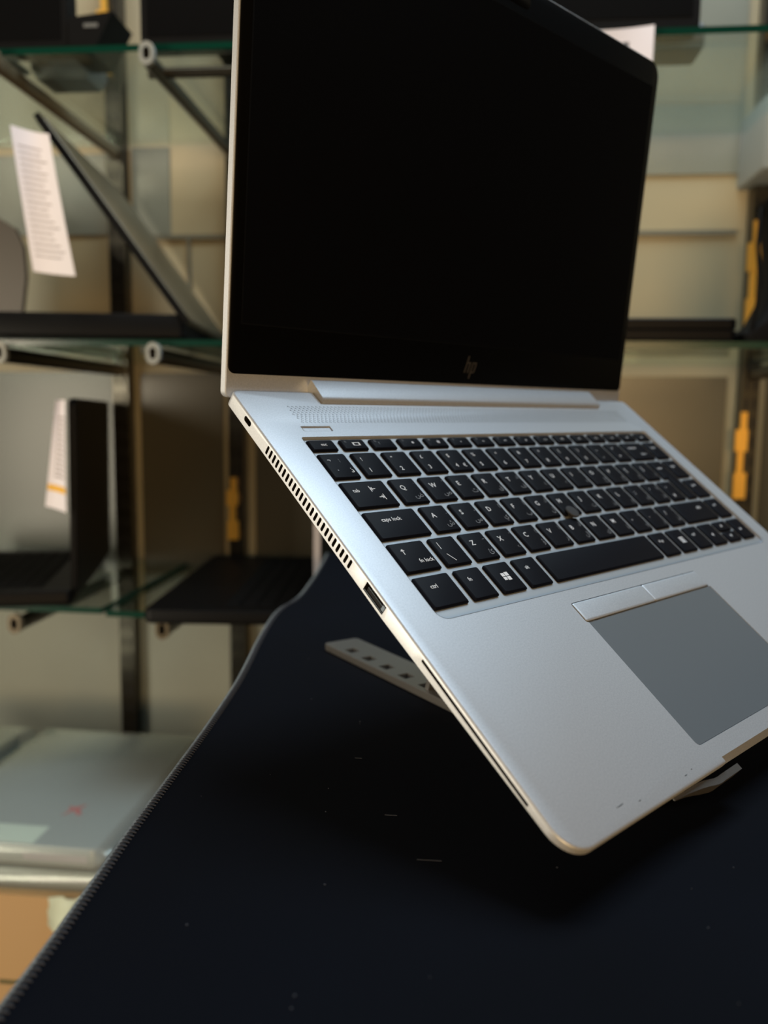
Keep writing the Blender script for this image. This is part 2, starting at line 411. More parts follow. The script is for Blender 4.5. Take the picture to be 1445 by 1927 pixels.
sheet('price_sheet', 'white printed sheet hanging beside the leaning grey lid on the middle shelf', [(-517, 429), (-479, 422), (-452, 274), (-507, 282)], 628, 12, ls)
ls = [(0.3, 0.9, 0.15 + .045 * i, 0.165 + .045 * i) for i in range(13)]
sheet('price_tag', 'tall white tag with a yellow stripe on the upright black laptop', [(-497, 143), (-488, 143), (-490, 14), (-518, 20)], 666, 5, ls, stripe=(0.02, .98, .78, .84))
sheet('price_sheet', 'white sheet with black print hanging from the top shelf above the silver laptop', [(85, 518), (147, 523), (146, 476), (80, 470)], 660, 4,
      [(0.15, .30, .25, .42), (.35, .48, .3, .5), (.5, .62, .28, .46), (.1, .6, .55, .6)], mats=('paper', 'blackprint'))

# top shelf things
def monitor(label, x0, x1, y, z0, z1, rz=0, stand=True):
    t = thing('display_monitor', label, 'monitor', None, (x0, y, z0), rz)
    wd_ = x1 - x0; h = z1 - z0
    b = MB(); b.loft([[(x, yy, z) for x, z in rrect(0, 4, wd_, h, 4, 4, ins)] for yy, ins in ((0, .8), (3, 0), (22, 0), (30, 8))], 0); b.build('housing', 'black', t, 40)
    b = MB(); b.box((8, -.5, 16), (wd_ - 8, 0, h - 8)); b.build('screen', 'screen', t)
    b = MB(); b.box((wd_ * .3, 10, 0), (wd_ * .7, 50, 4)); b.build('foot', 'black', t)
    return t
monitor('large black monitor on the top shelf at the left edge of the photo', -720, -480, 690, 523, 700)
monitor('black screen on the top shelf directly left of the silver laptop lid', -398, -120, 690, 523, 700)
monitor('black screen on the top shelf above the right corner of the silver laptop', 30, 197, 684, 523, 700)
t = thing('open_notebook', 'black wedge shaped laptop between two monitors on the top shelf', 'laptop', None, (-478, 686, 523))
b = MB(); b.loft([[(0, yy, 0), (27, yy, 0), (51, yy, 42), (0, yy, 37)] for yy in (0, 55)], 0); b.build('lid', 'black', t)
b = MB(); b.box((18, -.6, 26), (34, 0, 30)); b.build('badge', 'grey', t)
t = thing('power_brick', 'dark grey adapter lying on the top glass shelf beside the hanging white sheet', 'adapter', None, (158, 717, 523))  # stands for the grey base showing through the glass
b = MB(); b.loft([[(x, y, z) for x, y in rrect(0, 0, 54, 48, 6, 5, ins)] for z, ins in ((0, 2), (3, 0), (22, 0), (25, 2))], 0); b.build('body', 'grey', t, 40)
b = MB(); b.box((12, -.4, 8), (40, 0, 13)); b.build('label_plate', 'black', t)
t = thing('flat_router', 'black flat box on the top shelf glass near the left tube bracket', 'box', None, (-558, 745, 523))  # stands for the monitor's underside as seen through the glass
b = MB(); b.loft([[(x, y, z) for x, y in rrect(0, 0, 76, 58, 10, 5, ins)] for z, ins in ((0, 7), (12, 0), (26, 0))], 0); b.build('body', 'grey', t, 40)
# wall box at the right edge
t = thing('wall_socket_box', 'pale grey box with a dark port on the right upright under the top shelf', 'box', None, (338, 900, 448))
b = MB(); b.loft([[(x, y, z) for x, z in rrect(0, 0, 110, 92, 4, 4, ins)] for y, ins in ((0, 2), (3, 0), (100, 0))], 0); b.build('housing', 'box', t, 40)
b = MB(); b.box((44, -1, 50), (64, 0, 74)); b.build('port', 'dark', t)
# dark curved bag at the right edge
t = thing('black_bag', 'black soft bag hanging at the right edge of the middle shelf', 'bag', None, (273, 676, 212))
rings = []
for z, xa, xb in ((0, -14, 90), (8, -18, 92), (20, -2, 92), (45, 10, 94), (90, 14, 96), (130, 8, 96), (146, 2, 94), (150, 8, 90)):
    rings.append([(x, y, z) for x, y in rrect(xa, 0, xb, 60, 12, 5)])
b = MB(); b.loft(rings, 0); b.build('body', 'blackmatte', t, 50)
b = MB(); b.tube([(0, 20, 140), (-5, 10, 100), (-2, 4, 55), (-8, 4, 12)], 2.2); b.build('strap', 'black', t, 40)

# ------------------------------------------------------------------ bagged laptops and carton
t = thing('cardboard_carton', 'brown cardboard carton on the floor under the bagged grey laptops', 'carton', None, (-760, 500, -780))
b = MB(); b.box((0, 0, 0), (420, 310, 427)); b.build('body', 'carton', t)
b = MB(); b.box((0, -.4, 180), (420, 0, 183)); b.box((300, -.5, 30), (420, 0, 34)); b.box((0, -.6, 300), (420, 0, 303)); b.build('flap_line', 'tape', t)
for i in range(5):
    b = MB(); b.box((190 + 38 * i, -1, 330 + 6 * (i % 2)), (214 + 38 * i, 0, 334 + 6 * (i % 2)))
    o = b.build('tape_mark', 'tape', t)
def bagged(label, x, y, z, rz, wid=206, dep=286, h=30, sticker=True):
    t = thing('bagged_laptop', label, 'laptop', 'laptops wrapped in clear plastic', (x, y, z), rz)
    b = MB(); b.loft([[(xx, yy, zz) for xx, yy in rrect(0, 0, wid, dep, 9, 5, ins)] for zz, ins in ((1, 3), (4, 0), (h - 3, 0), (h - 1, 1.5))], 0); b.build('body', 'baglap', t, 40)
    b = MB(); b.box((wid * .62, -.5, 8), (wid * .95, 0, h - 8)); b.box((wid * .1, -.5, 8), (wid * .45, 0, h - 8)); b.build('port_row', 'silver', t)
    if sticker:
        b = MB(); b.box((70, 4, h - 1), (136, 38, h - .6)); b.build('paper_label', 'label', t)
        b = MB(); b.prism([(136, 62), (144, 76), (151, 66), (156, 68), (148, 80), (152, 90), (142, 82), (134, 84), (139, 76)], h - 1, h - .6); b.build('red_mark', 'red', t)
    rn = random.Random(hash(label) % 1000 if False else len(label))
    rings = []
    for zz, g in ((-.0, 4), (4, 10), (h * .5, 12), (h - 1, 8), (h + 2, 3)):
        rings.append([(xx + rn.uniform(-1.5, 1.5) + (26 if xx > wid * .5 else 0) * (1 - abs(yy / dep - .5)) * .8, yy + rn.uniform(-1.5, 1.5), max(0, zz + rn.uniform(-1, 1)))
                      for xx, yy in rrect(-g, -g, wid + g, dep + g, 12, 8)])
    b = MB(); b.loft(rings, 0); b.build('plastic_bag', 'bag', t, 70)
    return t
bagged('grey laptop in clear plastic with pale label and red mark, on top beside the mat', -596, 512, -328, math.radians(-1), h=24)
bagged('grey laptop in clear plastic on the carton, underneath the one with a red mark', -592, 510, -352, math.radians(1), sticker=False, h=20)
bagged('grey laptop in clear plastic at the left edge, beside the one with a red mark', -838, 520, -352, math.radians(1), sticker=False, h=42)
b = MB()
rn = random.Random(4); N = 8
vs = [(-436 + 38 * i / N + rn.uniform(-1, 1), 496 + 1.5 * math.sin(i) + j * -.4, -350 - 26 * j / N * (1 + .5 * math.sin(i * .9)) + rn.uniform(-1.5, 1.5)) for j in range(N + 1) for i in range(N + 1)]
vs += [(x, y + .8, z) for x, y, z in vs]
q = (N + 1) ** 2
b.add(vs, [tuple(o_ + k for k in (j * (N + 1) + i, j * (N + 1) + i + 1, (j + 1) * (N + 1) + i + 1, (j + 1) * (N + 1) + i)) for o_ in (0, q) for j in range(N) for i in range(N)])
tag(b.build('plastic_scrap', 'label', None, 60), 'pale plastic flap hanging over the corner of the brown carton', 'plastic')

# ================================================================== TABLE AND MAT
edge = [(-150, -420), (-149, -200), (-149.5, -55), (-151, -4), (-153, 37), (-154.5, 91), (-156, 137), (-159, 194), (-163, 237), (-168, 280), (-172, 322),
        (-174.5, 362), (-173.5, 387), (-170, 407), (-168, 433), (-169, 468), (-171, 516), (-176, 590), (-180, 640)]
def smooth_edge(pts, k=8):
    out = []
    for i in range(len(pts) - 1):
        p0 = pts[max(i - 1, 0)]; p1 = pts[i]; p2 = pts[i + 1]; p3 = pts[min(i + 2, len(pts) - 1)]
        for j in range(k):
            t = j / k
            out.append(tuple(.5 * ((2 * b_) + (-a_ + c_) * t + (2 * a_ - 5 * b_ + 4 * c_ - d_) * t * t + (-a_ + 3 * b_ - 3 * c_ + d_) * t ** 3)
                             for a_, b_, c_, d_ in zip(p0, p1, p2, p3)))
    out.append(pts[-1]); return out
E_ = smooth_edge(edge)
t = thing('table', 'dark table under the navy cloth mat', 'table', None, (200, 100, -780))
b = MB(); b.box((-350, -520, 732), (480, 530, 757)); b.build('tabletop', 'table', t)
for x in (-330, 430):
    for y in (-500, 480):
        b = MB(); b.box((x, y, 0), (x + 36, y + 36, 732)); b.build('leg', 'table', t)
t = thing('table_mat', 'large dark navy cloth mat with stitched edge under the laptop stand', 'mat', None, (0, 0, -23))
b = MB(); b.prism([(x + .6, y) for x, y in E_] + [(640, 640), (640, -420)], 0, 3.0); b.build('cloth', 'fabric', t)
b = MB(); b.prism([(x - 1.1, y) for x, y in E_] + [(x + 1.2, y) for x, y in E_[::-1]], 0.1, 2.7); b.build('rim', 'rim', t)
hm = MB(); hm.tube([(x + 1.5, y, 2.6) for x, y in E_], 1.15, 8); hm.build('hem', 'hem', t, 60)
st = MB(); acc = 0
for i in range(len(E_) - 1):
    (x0, y0), (x1, y1) = E_[i], E_[i + 1]; L = math.hypot(x1 - x0, y1 - y0); s_ = (2.3 - acc) % 2.3
    while s_ < L:
        x = x0 + (x1 - x0) * s_ / L; y = y0 + (y1 - y0) * s_ / L
        if -180 < y < 420: st.tube([(x + .4, y - .5, 3.3), (x + 1.5, y, 3.95), (x + 3.3, y + .7, 3.15)], .32, 5)
        s_ += 2.3
    acc = (L - (s_ - 2.3)) % 2.3
o = st.build('stitching', 'thread', t); o['kind'] = 'stuff'
ln = MB(); rn = random.Random(11)
for i in range(46):
    x = rn.uniform(-140, 160); y = rn.uniform(-150, 260); r_ = rn.uniform(.12, .32); ln.cyl((x, y), r_, 3.0, 3.2, 6)
for (x, y, L, a) in ((-62, 60, 9, .5), (-48, 30, 14, .1), (20, -40, 10, .2), (-80, 110, 7, .7), (-50, -60, 9, .9)):
    ln.box((x, y, 3.0), (x + L * math.cos(a) * .6, y + .25, 3.12))
o = ln.build('lint', 'lint', t); o['kind'] = 'stuff'

# ================================================================== LAPTOP
W, D = 324.5, 230.2
LM = Matrix(((0.65887675, -0.59609631, 0.45885796, -0.13720),
             (0.75224256, 0.51922464, -0.40563149, 0.11951),
             (0.00354508, 0.61243364, 0.79051405, 0.14096), (0, 0, 0, 1)))
lap = thing('silver_laptop', 'open silver laptop with black keys tilted on a metal stand in front', 'laptop', mtx=LM)
def wbot(v):
    if v < 130: return -6.3
    if v < 232: return -6.3 + (v - 130) / 100 * 3.4
    return -2.9
def ring(ins, wf, n=8):
    pts = []
    base = rrect(0, -D, W, 0, (3.5, 3.5, 11, 11), n, ins)
    out = []
    for i, (x, y) in enumerate(base):                     # subdivide long sides
        x2, y2 = base[(i + 1) % len(base)]; L = math.hypot(x2 - x, y2 - y); k = 12 if L > 60 else 1
        for j in range(k): out.append((x + (x2 - x) * j / k, y + (y2 - y) * j / k))
    return [(x, y, wf(-y)) for x, y in out]
b = MB()
b.loft([ring(1.15, lambda v: 0), ring(.55, lambda v: -.12), ring(.15, lambda v: -.5), ring(0, lambda v: -1.05), ring(0, lambda v: wbot(v)), ring(.5, lambda v: wbot(v) - .5),
        ring(3.5, lambda v: wbot(v) - 1.4), ring(16, lambda v: wbot(v) - 4), ring(24, lambda v: -15 + v * .03)])
deck = b.build('palm_rest_shell', ['alu', 'dark'], lap, 35)
KU0, KU1, KV0, KV1, KD = 18.6, 309.0, 33.0, 139.0, 1.6
c = MB()
# keyboard recess
c.loft([[(x, y, z) for x, y in rrect(KU0, -KV1, KU1, -KV0, (1.2, 1.2, 5, 5), 5)] for z in (-KD, 5)], 0)
# hinge notch
c.box((45, -9.4, -9), (282.5, 8, 6), 0)
# power button recess
c.loft([[(x, y, z) for x, y in rrect(22.6, -29.2, 39.4, -25.6, .5, 3)] for z in (-.9, 2)], 0)
# touchpad button recess and touchpad recess
c.loft([[(x, y, z) for x, y in rrect(93.4, -156.9, 205.4, -146.0, 1.6, 4)] for z in (-1.0, 2)], 1)
c.loft([[(x, y, z) for x, y in rrect(94.8, -220.2, 206.4, -156.93, (.2, .2, 2.2, 2.2), 4)] for z in (-.45, 2)], 0)
# side openings
c.loft([[(x, y, z) for y, z in rrect(-21.6, -4.0, -15.8, -1.5, 1.2, 4)] for x in (-2, 4)], 1)
for i in range(24):
    v = 37.2 + i * (103.6 - 37.2) / 23
    c.loft([[(x, y, z) for y, z in rrect(-v - .75, -5.35, -v + .75, -1.25, .7, 4)] for x in (-2, 5)], 1)
c.loft([[(x, y, z) for y, z in rrect(-127.6, -5.3, -114.6, -1.2, .25, 2)] for x in (-2, 9)], 1)
c.loft([[(x, y, z) for y, z in rrect(-210, -2.85, -151.2, -1.65, .4, 3)] for x in (-2, 8)], 1)
# finger notch in the front edge
c.loft([[(u, -D + 2.6, 2), (u, -D + 2.6, -.02), (u, -D - .5, -4.2), (u, -D - 6, -4.2), (u, -D - 6, 2)] for u in (102.5, 222)], 0)
boolean(deck, c.mesh('cutter', ['alu', 'dark'])); deck.data.set_sharp_from_angle(angle=math.radians(35))
# recess floor
b = MB(); b.prism(rrect(KU0 + .1, -KV1 + .1, KU1 - .1, -KV0 - .1, (1.2, 1.2, 5, 5), 5), -KD, -KD + .12)
kb = b.build('keyboard', 'plate', lap)
# keys
PU, PV, U0, V0 = 18.66, 18.3, 19.9, 44.4
KT = 0.08
def key_poly(x0, y0, x1, y1, poly=None):
    return [(x0, y0, x1, y1)]
def make_key(u0, v0, u1, v1, legends, notch=None, name='key'):
    """cap between u0..u1, v0..v1 (already without gaps); legends: (text, size, fx, fy, mi, align)"""
    k = MB()
    def rg(ins_u, ins_v, z, r=.9):
        if notch:   # ISO enter: cut out lower left
            nu, nv = notch
            pts = [(u0 + ins_u, -v0 - ins_v), (u0 + ins_u, -nv + ins_v), (nu + ins_u, -nv + ins_v), (nu + ins_u, -v1 + ins_v), (u1 - ins_u, -v1 + ins_v), (u1 - ins_u, -v0 - ins_v)]
            return [(x, y, z) for x, y in pts]
        return [(x, y, z) for x, y in rrect(u0 + ins_u, -v1 + ins_v, u1 - ins_u, -v0 - ins_v, r, 3)]
    k.loft([rg(0.1, .1, -KD + .15), rg(0, 0, -.75), rg(.18, .12, -.5), rg(.85, .42, KT - .12, .8), rg(1.15, .62, KT, .7)], 0)
    w_, h_ = u1 - u0, v1 - v0
    for body, size, fx, fy, mi, al in legends:
        if callable(body): body(k, u0, v0, w_, h_); continue
        put_text(k, body, size, u0 + fx * w_, -(v0 + fy * h_), KT + .03, mi, al)
    k.build(name, ['key', 'ink', 'ink2'], kb, 25)
GU, GV = 3.3, 2.45
def row(vtop, vh, items, u=0.0, unit=PU):
    for wu, leg in items:
        if leg is not None:
            make_key(U0 + u * unit, vtop, U0 + (u + wu) * unit - GU, vtop + vh - GV, leg)
        u += wu
def L(ch, ar=None, tr=None):
    out = [(ch, 4.0, .22, .46, 1, 'L')]
    if ar: out.append((ar, 4.2, .86, .80, 2, 'R'))
    if tr: out.append((tr, 2.6, .88, .34, 2, 'R'))
    return out
def N2(a, b_, c_=None):
    out = [(a, 3.2, .22, .36, 1, 'L'), (b_, 3.6, .26, .82, 1, 'L')]
    if c_: out.append((c_, 3.2, .62, .82, 1, 'L'))
    return out
def S(tx, fy=.42, sz=2.9, fx=.2): return [(tx, sz, fx, fy, 1, 'L')]
def rect(k, x0, y0, x1, y1, mi=1): k.add([(x0, y0, KT + .03), (x1, y0, KT + .03), (x1, y1, KT + .03), (x0, y1, KT + .03)], [(0, 1, 2, 3)], mi)
def seg(k, x0, y0, x1, y1, t=.35, mi=1):
    d = Vector((x1 - x0, y1 - y0)); d.normalize(); n = Vector((-d.y, d.x)) * t / 2
    k.add([(x0 + n.x, y0 + n.y, KT + .03), (x1 + n.x, y1 + n.y, KT + .03), (x1 - n.x, y1 - n.y, KT + .03), (x0 - n.x, y0 - n.y, KT + .03)], [(0, 3, 2, 1)], mi)
def arrow(k, x, y, dx, dy, L_=2.6, t=.38):
    seg(k, x, y, x + dx * L_, y + dy * L_, t); ex, ey = x + dx * L_, y + dy * L_
    seg(k, ex, ey, ex - dx * .9 - dy * .9, ey - dy * .9 + dx * .9, t); seg(k, ex, ey, ex - dx * .9 + dy * .9, ey - dy * .9 - dx * .9, t)
def ic_tab(k, u, v, w_, h_):
    x = u + w_ * .55; arrow(k, x + 3.4, -(v + h_ * .33), -1, 0); seg(k, x + .5, -(v + h_ * .22), x + .5, -(v + h_ * .44), .38)
    arrow(k, x + 2.2, -(v + h_ * .66), 1, 0); seg(k, x + 5.1, -(v + h_ * .55), x + 5.1, -(v + h_ * .77), .38)
def ic_shift(k, u, v, w_, h_): arrow(k, u + w_ * .28, -(v + h_ * .42), 0, 1, 2.8, .4)
def ic_win(k, u, v, w_, h_):
    cx_, cy_ = u + w_ * .5, -(v + h_ * .5)
    for (a, b2, c2, d2) in ((-2.2, .15, -.2, 1.9), (.15, .15, 2.4, 2.2), (-2.2, -1.9, -.2, -.2), (.15, -2.2, 2.4, -.2)): rect(k, cx_ + a, cy_ + b2, cx_ + c2, cy_ + d2)
def ic_f1(k, u, v, w_, h_):
    cx_, cy_ = u + w_ * .58, -(v + h_ * .5)
    for q in ((-2.2, -1.1, 2.2, -.7), (-2.2, .7, 2.2, 1.1), (-2.2, -1.1, -1.3, 1.1), (1.3, -1.1, 2.2, 1.1)): rect(k, cx_ + q[0], cy_ + q[1], cx_ + q[2], cy_ + q[3])
def ic_sun(s_):
    def f(k, u, v, w_, h_):
        cx_, cy_ = u + w_ * .58, -(v + h_ * .5)
        for a in range(4):
            an = a * math.pi / 4; seg(k, cx_ - math.cos(an) * s_, cy_ - math.sin(an) * s_, cx_ + math.cos(an) * s_, cy_ + math.sin(an) * s_, .3)
    return f
def ic_menu(k, u, v, w_, h_):
    cx_, cy_ = u + w_ * .5, -(v + h_ * .5)
    for q in range(4): rect(k, cx_ - 2.2, cy_ - 2 + q * 1.1, cx_ + 2.2, cy_ - 1.35 + q * 1.1)
def ic_back(k, u, v, w_, h_): arrow(k, u + w_ * .75, -(v + h_ * .7), -1, 0, 6)
def ic_bar(k, u, v, w_, h_):
    seg(k, u + 3.2, -(v + h_ * .18), u + 3.2, -(v + h_ * .42), .35); seg(k, u + 4, -(v + h_ * .60), u + 6.6, -(v + h_ * .86), .35)
I = lambda f: [(f, 0, 0, 0, 0, 'L')]
fu = 15.5 / 16
frow = [I(ic_f1), [('?', 2.6, .3, .6, 2, 'L')], I(ic_sun(.8)), I(ic_sun(1.2)), S('◂', .66, 2.6, .45), S('◂-', .66, 2.6, .4), S('◂+', .66, 2.6, .4), S('ø', .66, 2.6, .45), S('▭', .66, 2.6, .4), S('f10', .66, 2.2, .3), S('f11', .66, 2.2, .3), S('f12', .66, 2.2, .3), S('ins', .66, 2.2, .3), S('del', .66, 2.2, .3), S('prt', .66, 2.2, .3)]
frow = [f + ([('f%d' % (i + 1), 1.7, .16, .34, 2, 'L')] if i < 9 else []) for i, f in enumerate(frow)]
row(35.1, 9.4, [(fu, [('esc', 2.6, .42, .6, 1, 'L')])] + [(fu, f) for f in frow])
v0 = V0
row(v0, PV, [(1, [('¬', 3, .2, .34, 1, 'L'), ('`', 3, .3, .8, 1, 'L'), ('ذ', 4.2, .86, .8, 1, 'R'), ('¦', 2.4, .6, .34, 2, 'L')]), (1, N2('!', '1')), (1, N2('"', '2')), (1, N2('£', '3')), (1, N2('$', '4', '€')), (1, N2('%', '5')),
     (1, N2('^', '6')), (1, N2('&', '7')), (1, N2('*', '8')), (1, N2('(', '9')), (1, N2(')', '0')), (1, N2('_', '-')), (1, N2('+', '=')), (1.5, S('backspace', .36, 2.3, .15) + I(ic_back)), (1, S('home', .4, 2.4))])
row(v0 + PV, PV, [(1.5, [('tab', 2.9, .16, .42, 1, 'L')] + I(ic_tab))] + [(1, L(a, b_, c_)) for a, b_, c_ in
    (('Q', 'ض', 'َ'), ('W', 'ص', 'ً'), ('E', 'ث', 'ُ'), ('R', 'ق', 'ٌ'), ('T', 'ف', 'لإ'), ('Y', 'غ', 'إ'), ('U', 'ع', '‘'), ('I', 'ه', '÷'), ('O', 'خ', '×'), ('P', 'ح', '؛'), ('[', 'ج', '{'), (']', 'د', '}'))] + [(1, None), (1, S('pg up', .4, 2.4))])
row(v0 + 2 * PV, PV, [(1.75, S('caps lock', .40, 3.0, .24))] + [(1, L(a, b_, c_)) for a, b_, c_ in
    (('A', 'ش', 'ِ'), ('S', 'س', 'ٍ'), ('D', 'ي', '['), ('F', 'ب', ']'), ('G', 'ل', 'لأ'), ('H', 'ا', 'أ'), ('J', 'ت', 'ـ'), ('K', 'ن', '،'), ('L', 'م', '/'), (';', 'ك', ':'), ("'", 'ط', '@'))] + [(1, N2('~', '#')), (.75, None), (1, S('pg dn', .4, 2.4))])
row(v0 + 3 * PV, PV, [(1.25, I(ic_shift) + [('fn lock', 2.9, .92, .74, 1, 'R')]), (1, I(ic_bar))] + [(1, L(a, b_, c_)) for a, b_, c_ in
    (('Z', 'ئ', '~'), ('X', 'ء', 'ْ'), ('C', 'ؤ', '{'), ('V', 'ر', '}'), ('B', 'لا', 'لآ'), ('N', 'ى', 'آ'), ('M', 'ة', '’'), (',', 'و', '<'), ('.', 'ز', '>'), ('/', 'ظ', '?'))] + [(2.25, [('shift', 2.9, .6, .42, 1, 'L')]), (1, S('end', .4, 2.4))])
row(v0 + 4 * PV, PV + .2, [(1.25, S('ctrl', .42, 2.9, .28)), (1, S('fn', .42, 2.9, .28)), (1, I(ic_win)), (1, S('alt', .40, 2.7, .3)), (5.25, []), (1, S('alt gr', .42, 2.4, .2)), (1, I(ic_menu)), (1, S('ctrl', .42, 2.6))])
hv_ = (PV + .2 - GV)
au = U0 + 12.5 * PU
for (x0, a, b_, fn) in ((au, 0, 1, '◄'), (au + PU, 0, .47, '▲'), (au + PU, .53, 1, '▼'), (au + 2 * PU, 0, 1, '►')):
    make_key(x0, v0 + 4 * PV + a * hv_, x0 + PU - GU, v0 + 4 * PV + b_ * hv_, [(fn, 2.4, .3, .6, 1, 'L')])
eu = U0 + 13.5 * PU
make_key(eu, v0 + PV, eu + PU - GU, v0 + 3 * PV - GV, [('enter', 2.6, .2, .22, 1, 'L')], notch=(eu + .25 * PU, v0 + 2 * PV - GV))
# pointing stick between G, H and B
b = MB(); sx, sy = 149.8, -96.6
b.loft([[(sx + r * math.cos(a * math.pi / 10), sy + r * math.sin(a * math.pi / 10), z) for a in range(20)] for r, z in ((2.0, -1), (2.0, .5), (3.6, .9), (4.0, 1.6), (3.7, 2.1), (2.4, 2.3))])
b.build('pointing_stick', 'stick', lap, 50)
# power button
b = MB(); b.loft([[(x, y, z) for x, y in rrect(23.2, -29.0, 38.8, -26.6, .4, 3, ins)] for z, ins in ((-.9, 0), (-.35, 0), (-.25, .2))]); b.build('power_button', 'alu', lap)
# touchpad buttons and pad
for (a, b2) in ((93.9, 151.25), (151.55, 204.9)):
    b = MB(); rr = []
    for z, ins in ((-.9, 0), (.15, 0), (.42, .35), (.5, .9)):
        rr.append([(x, y, z) for x, y in rrect(a, -156.3, b2, -146.4, .9, 4, ins)])
    b.loft(rr); b.build('touchpad_button', 'alu', lap, 30)
b = MB(); b.loft([[(x, y, z) for x, y in rrect(95.0, -220.0, 206.2, -157.0, (.2, .2, 2, 2), 4, ins)] for z, ins in ((-.44, 0), (-.2, 0), (-.14, .15))]); b.build('touchpad', 'pad', lap)
# speaker perforation
b = MB()
for r in range(9):
    v = 11.6 + r * 1.38
    u = 24.2 - r * .1 + (1.15 if r % 2 else 0) + max(0, (r - 4)) * .5
    while u < 301:
        for dx, dv, rr in ((0, 0, .36), (.55, .45, .26)):
            b.add([(u + dx + rr * math.cos(k * math.pi / 3), -v - dv + rr * math.sin(k * math.pi / 3), .02) for k in range(6)], [tuple(range(6))])
        u += 2.3
o = b.build('speaker_grille', 'dots', lap)
# USB port tongue, card slot insert, lock slot
b = MB(); b.box((.8, -126.4, -4.9), (8, -115.8, -3.4)); b.build('usb_port', 'black', lap)
b = MB(); b.box((.35, -127.3, -5.15), (.6, -114.9, -4.95)); b.box((.4, -127.0, -4.4), (1.2, -125.6, -2.2)); b.box((1.2, -118.4, -2.6), (2, -117.2, -1.8)); b.box((.9, -126.4, -3.35), (8, -115.8, -3.2)); b.build('usb_contacts', 'contact', lap)
b = MB(); b.box((2.6, -209.2, -2.8), (7, -152, -2.4)); b.build('card_slot_tray', 'black', lap)
seam = MB(); o1 = rrect(KU0 - .22, -KV1 - .22, KU1 + .22, -KV0 + .1, (1.2, 1.2, 5.2, 5.2), 5); o2 = rrect(KU0, -KV1, KU1, -KV0 + .1, (1.2, 1.2, 5, 5), 5); n_ = len(o1)
seam.add([(x, y, .03) for x, y in o1] + [(x, y, .03) for x, y in o2], [(i, (i + 1) % n_, n_ + (i + 1) % n_, n_ + i) for i in range(n_) if not (o1[i][1] > -KV0 - 1 and o1[(i + 1) % n_][1] > -KV0 - 1)])
seam.build('keyboard_seam', 'line', lap)
# hinge barrel
prof = [(9.0, -5.5), (9.0, .5), (8.7, 1.6), (8.0, 2.3), (7.0, 2.65), (-3.4, 3.9), (-4.6, 3.5), (-4.6, -5.5)]
b = MB(); b.loft([[(u, -v, w_) for v, w_ in prof] for u in (45.6, 281.9)]); b.build('hinge', 'alu', lap, 30)
# small chips on the palm rest
b = MB()
for (u, v, l_, a) in ((31, 223.8, 5, .1), (43, 225.6, 1.8, .2), (74, 226.4, 2.2, .1), (80, 225.6, 1.2, .1)):
    dx, dy = l_ * math.cos(a), l_ * math.sin(a) * .5
    b.add([(u, -v, .02), (u + dx, -v + dy, .02), (u + dx * .9, -v + dy - .35, .02), (u + dx * .4, -v + dy * .4 - .4, .02)], [(0, 1, 2, 3)])
b.build('scratches', 'line', lap)

# ---- lid
LA = 1.0032; ca, sa = math.cos(LA), math.sin(LA)
lidm = Matrix(((1, 0, 0, 0), (0, ca, -sa, 5.15), (0, sa, ca, -1.5 + 2.5), (0, 0, 0, 1)))
LH = 217.0
def lidmesh(mb): return mb.xf(lidm)
b = MB()
b.loft([[(x, y, z) for x, y in rrect(0, -7.5, W, LH, (10, 10, 3, 3), 7, ins)] for z, ins in ((-6.2, 3.2), (-5.2, 1.0), (-4.0, 0), (-.6, 0), (-.15, .35), (-.15, .8))])
lid = lidmesh(b).build('lid', 'alu', lap, 35)
b = MB(); b.loft([[(x, y, z) for x, y in rrect(.8, 3.2, W - .8, LH - .8, (9.4, 9.4, 3.5, 3.5), 7, ins)] for z, ins in ((-.14, 0), (.25, 0), (.4, .25))])
bez = lidmesh(b).build('bezel', 'bezel', lid, 35)
b = MB(); gx0, gx1, gy0, gy1 = 7.2, W - 7.2, 25.5, 201.2
for (x0, y0, x1, y1) in ((gx0 - .8, gy0 - .8, gx1 + .8, gy0), (gx0 - .8, gy1, gx1 + .8, gy1 + .8), (gx0 - .8, gy0, gx0, gy1), (gx1, gy0, gx1 + .8, gy1)): b.box((x0, y0, .35), (x1, y1, .43))
lidmesh(b).build('screen_gasket', 'gasket', lid)
b = MB(); b.box((gx0, gy0, .35), (gx1, gy1, .42)); lidmesh(b).build('screen', 'screen', lid)
b = MB(); b.loft([[(x, y, z) for x, y in rrect(W / 2 - 22, 205.5, W / 2 + 22, 212.5, 3.4, 6, ins)] for z, ins in ((.38, 0), (.55, .3))]); lidmesh(b).build('webcam_shutter', 'screen', lid, 40)
b = MB(); b.cyl((W / 2 + 4, 209), 1.6, .5, .75, 16); lidmesh(b).build('webcam_lens', 'contact', lid)
# four-stroke letter logo
b = MB(); lx, ly = W / 2 - 1, 12.6; sl = .36
def stroke(x, y0, y1, t=1.05):
    b.add([(lx + x + y0 * sl, ly + y0, .46), (lx + x + t + y0 * sl, ly + y0, .46), (lx + x + t + y1 * sl, ly + y1, .46), (lx + x + y1 * sl, ly + y1, .46)], [(0, 1, 2, 3)])
stroke(-4.2, -3.0, 6.4); stroke(-1.5, -3.0, 2.2); stroke(.9, -6.2, 3.0); stroke(3.6, -2.4, 3.0)
b.add([(lx - 3.2 + 2.2 * sl, ly + 2.2, .46), (lx - 2.9 + 3.0 * sl, ly + 3.0, .46), (lx - .4 + 3.0 * sl, ly + 3.0, .46), (lx - .4 + 2.0 * sl, ly + 2.0, .46)], [(0, 3, 2, 1)])
b.add([(lx + 1.9 - 3.0 * sl, ly - 3.0, .46), (lx + 1.9 - 2.2 * sl, ly - 2.2, .46), (lx + 4.6 - 2.2 * sl, ly - 2.2, .46), (lx + 4.0 - 3.0 * sl, ly - 3.0, .46)], [(0, 3, 2, 1)])
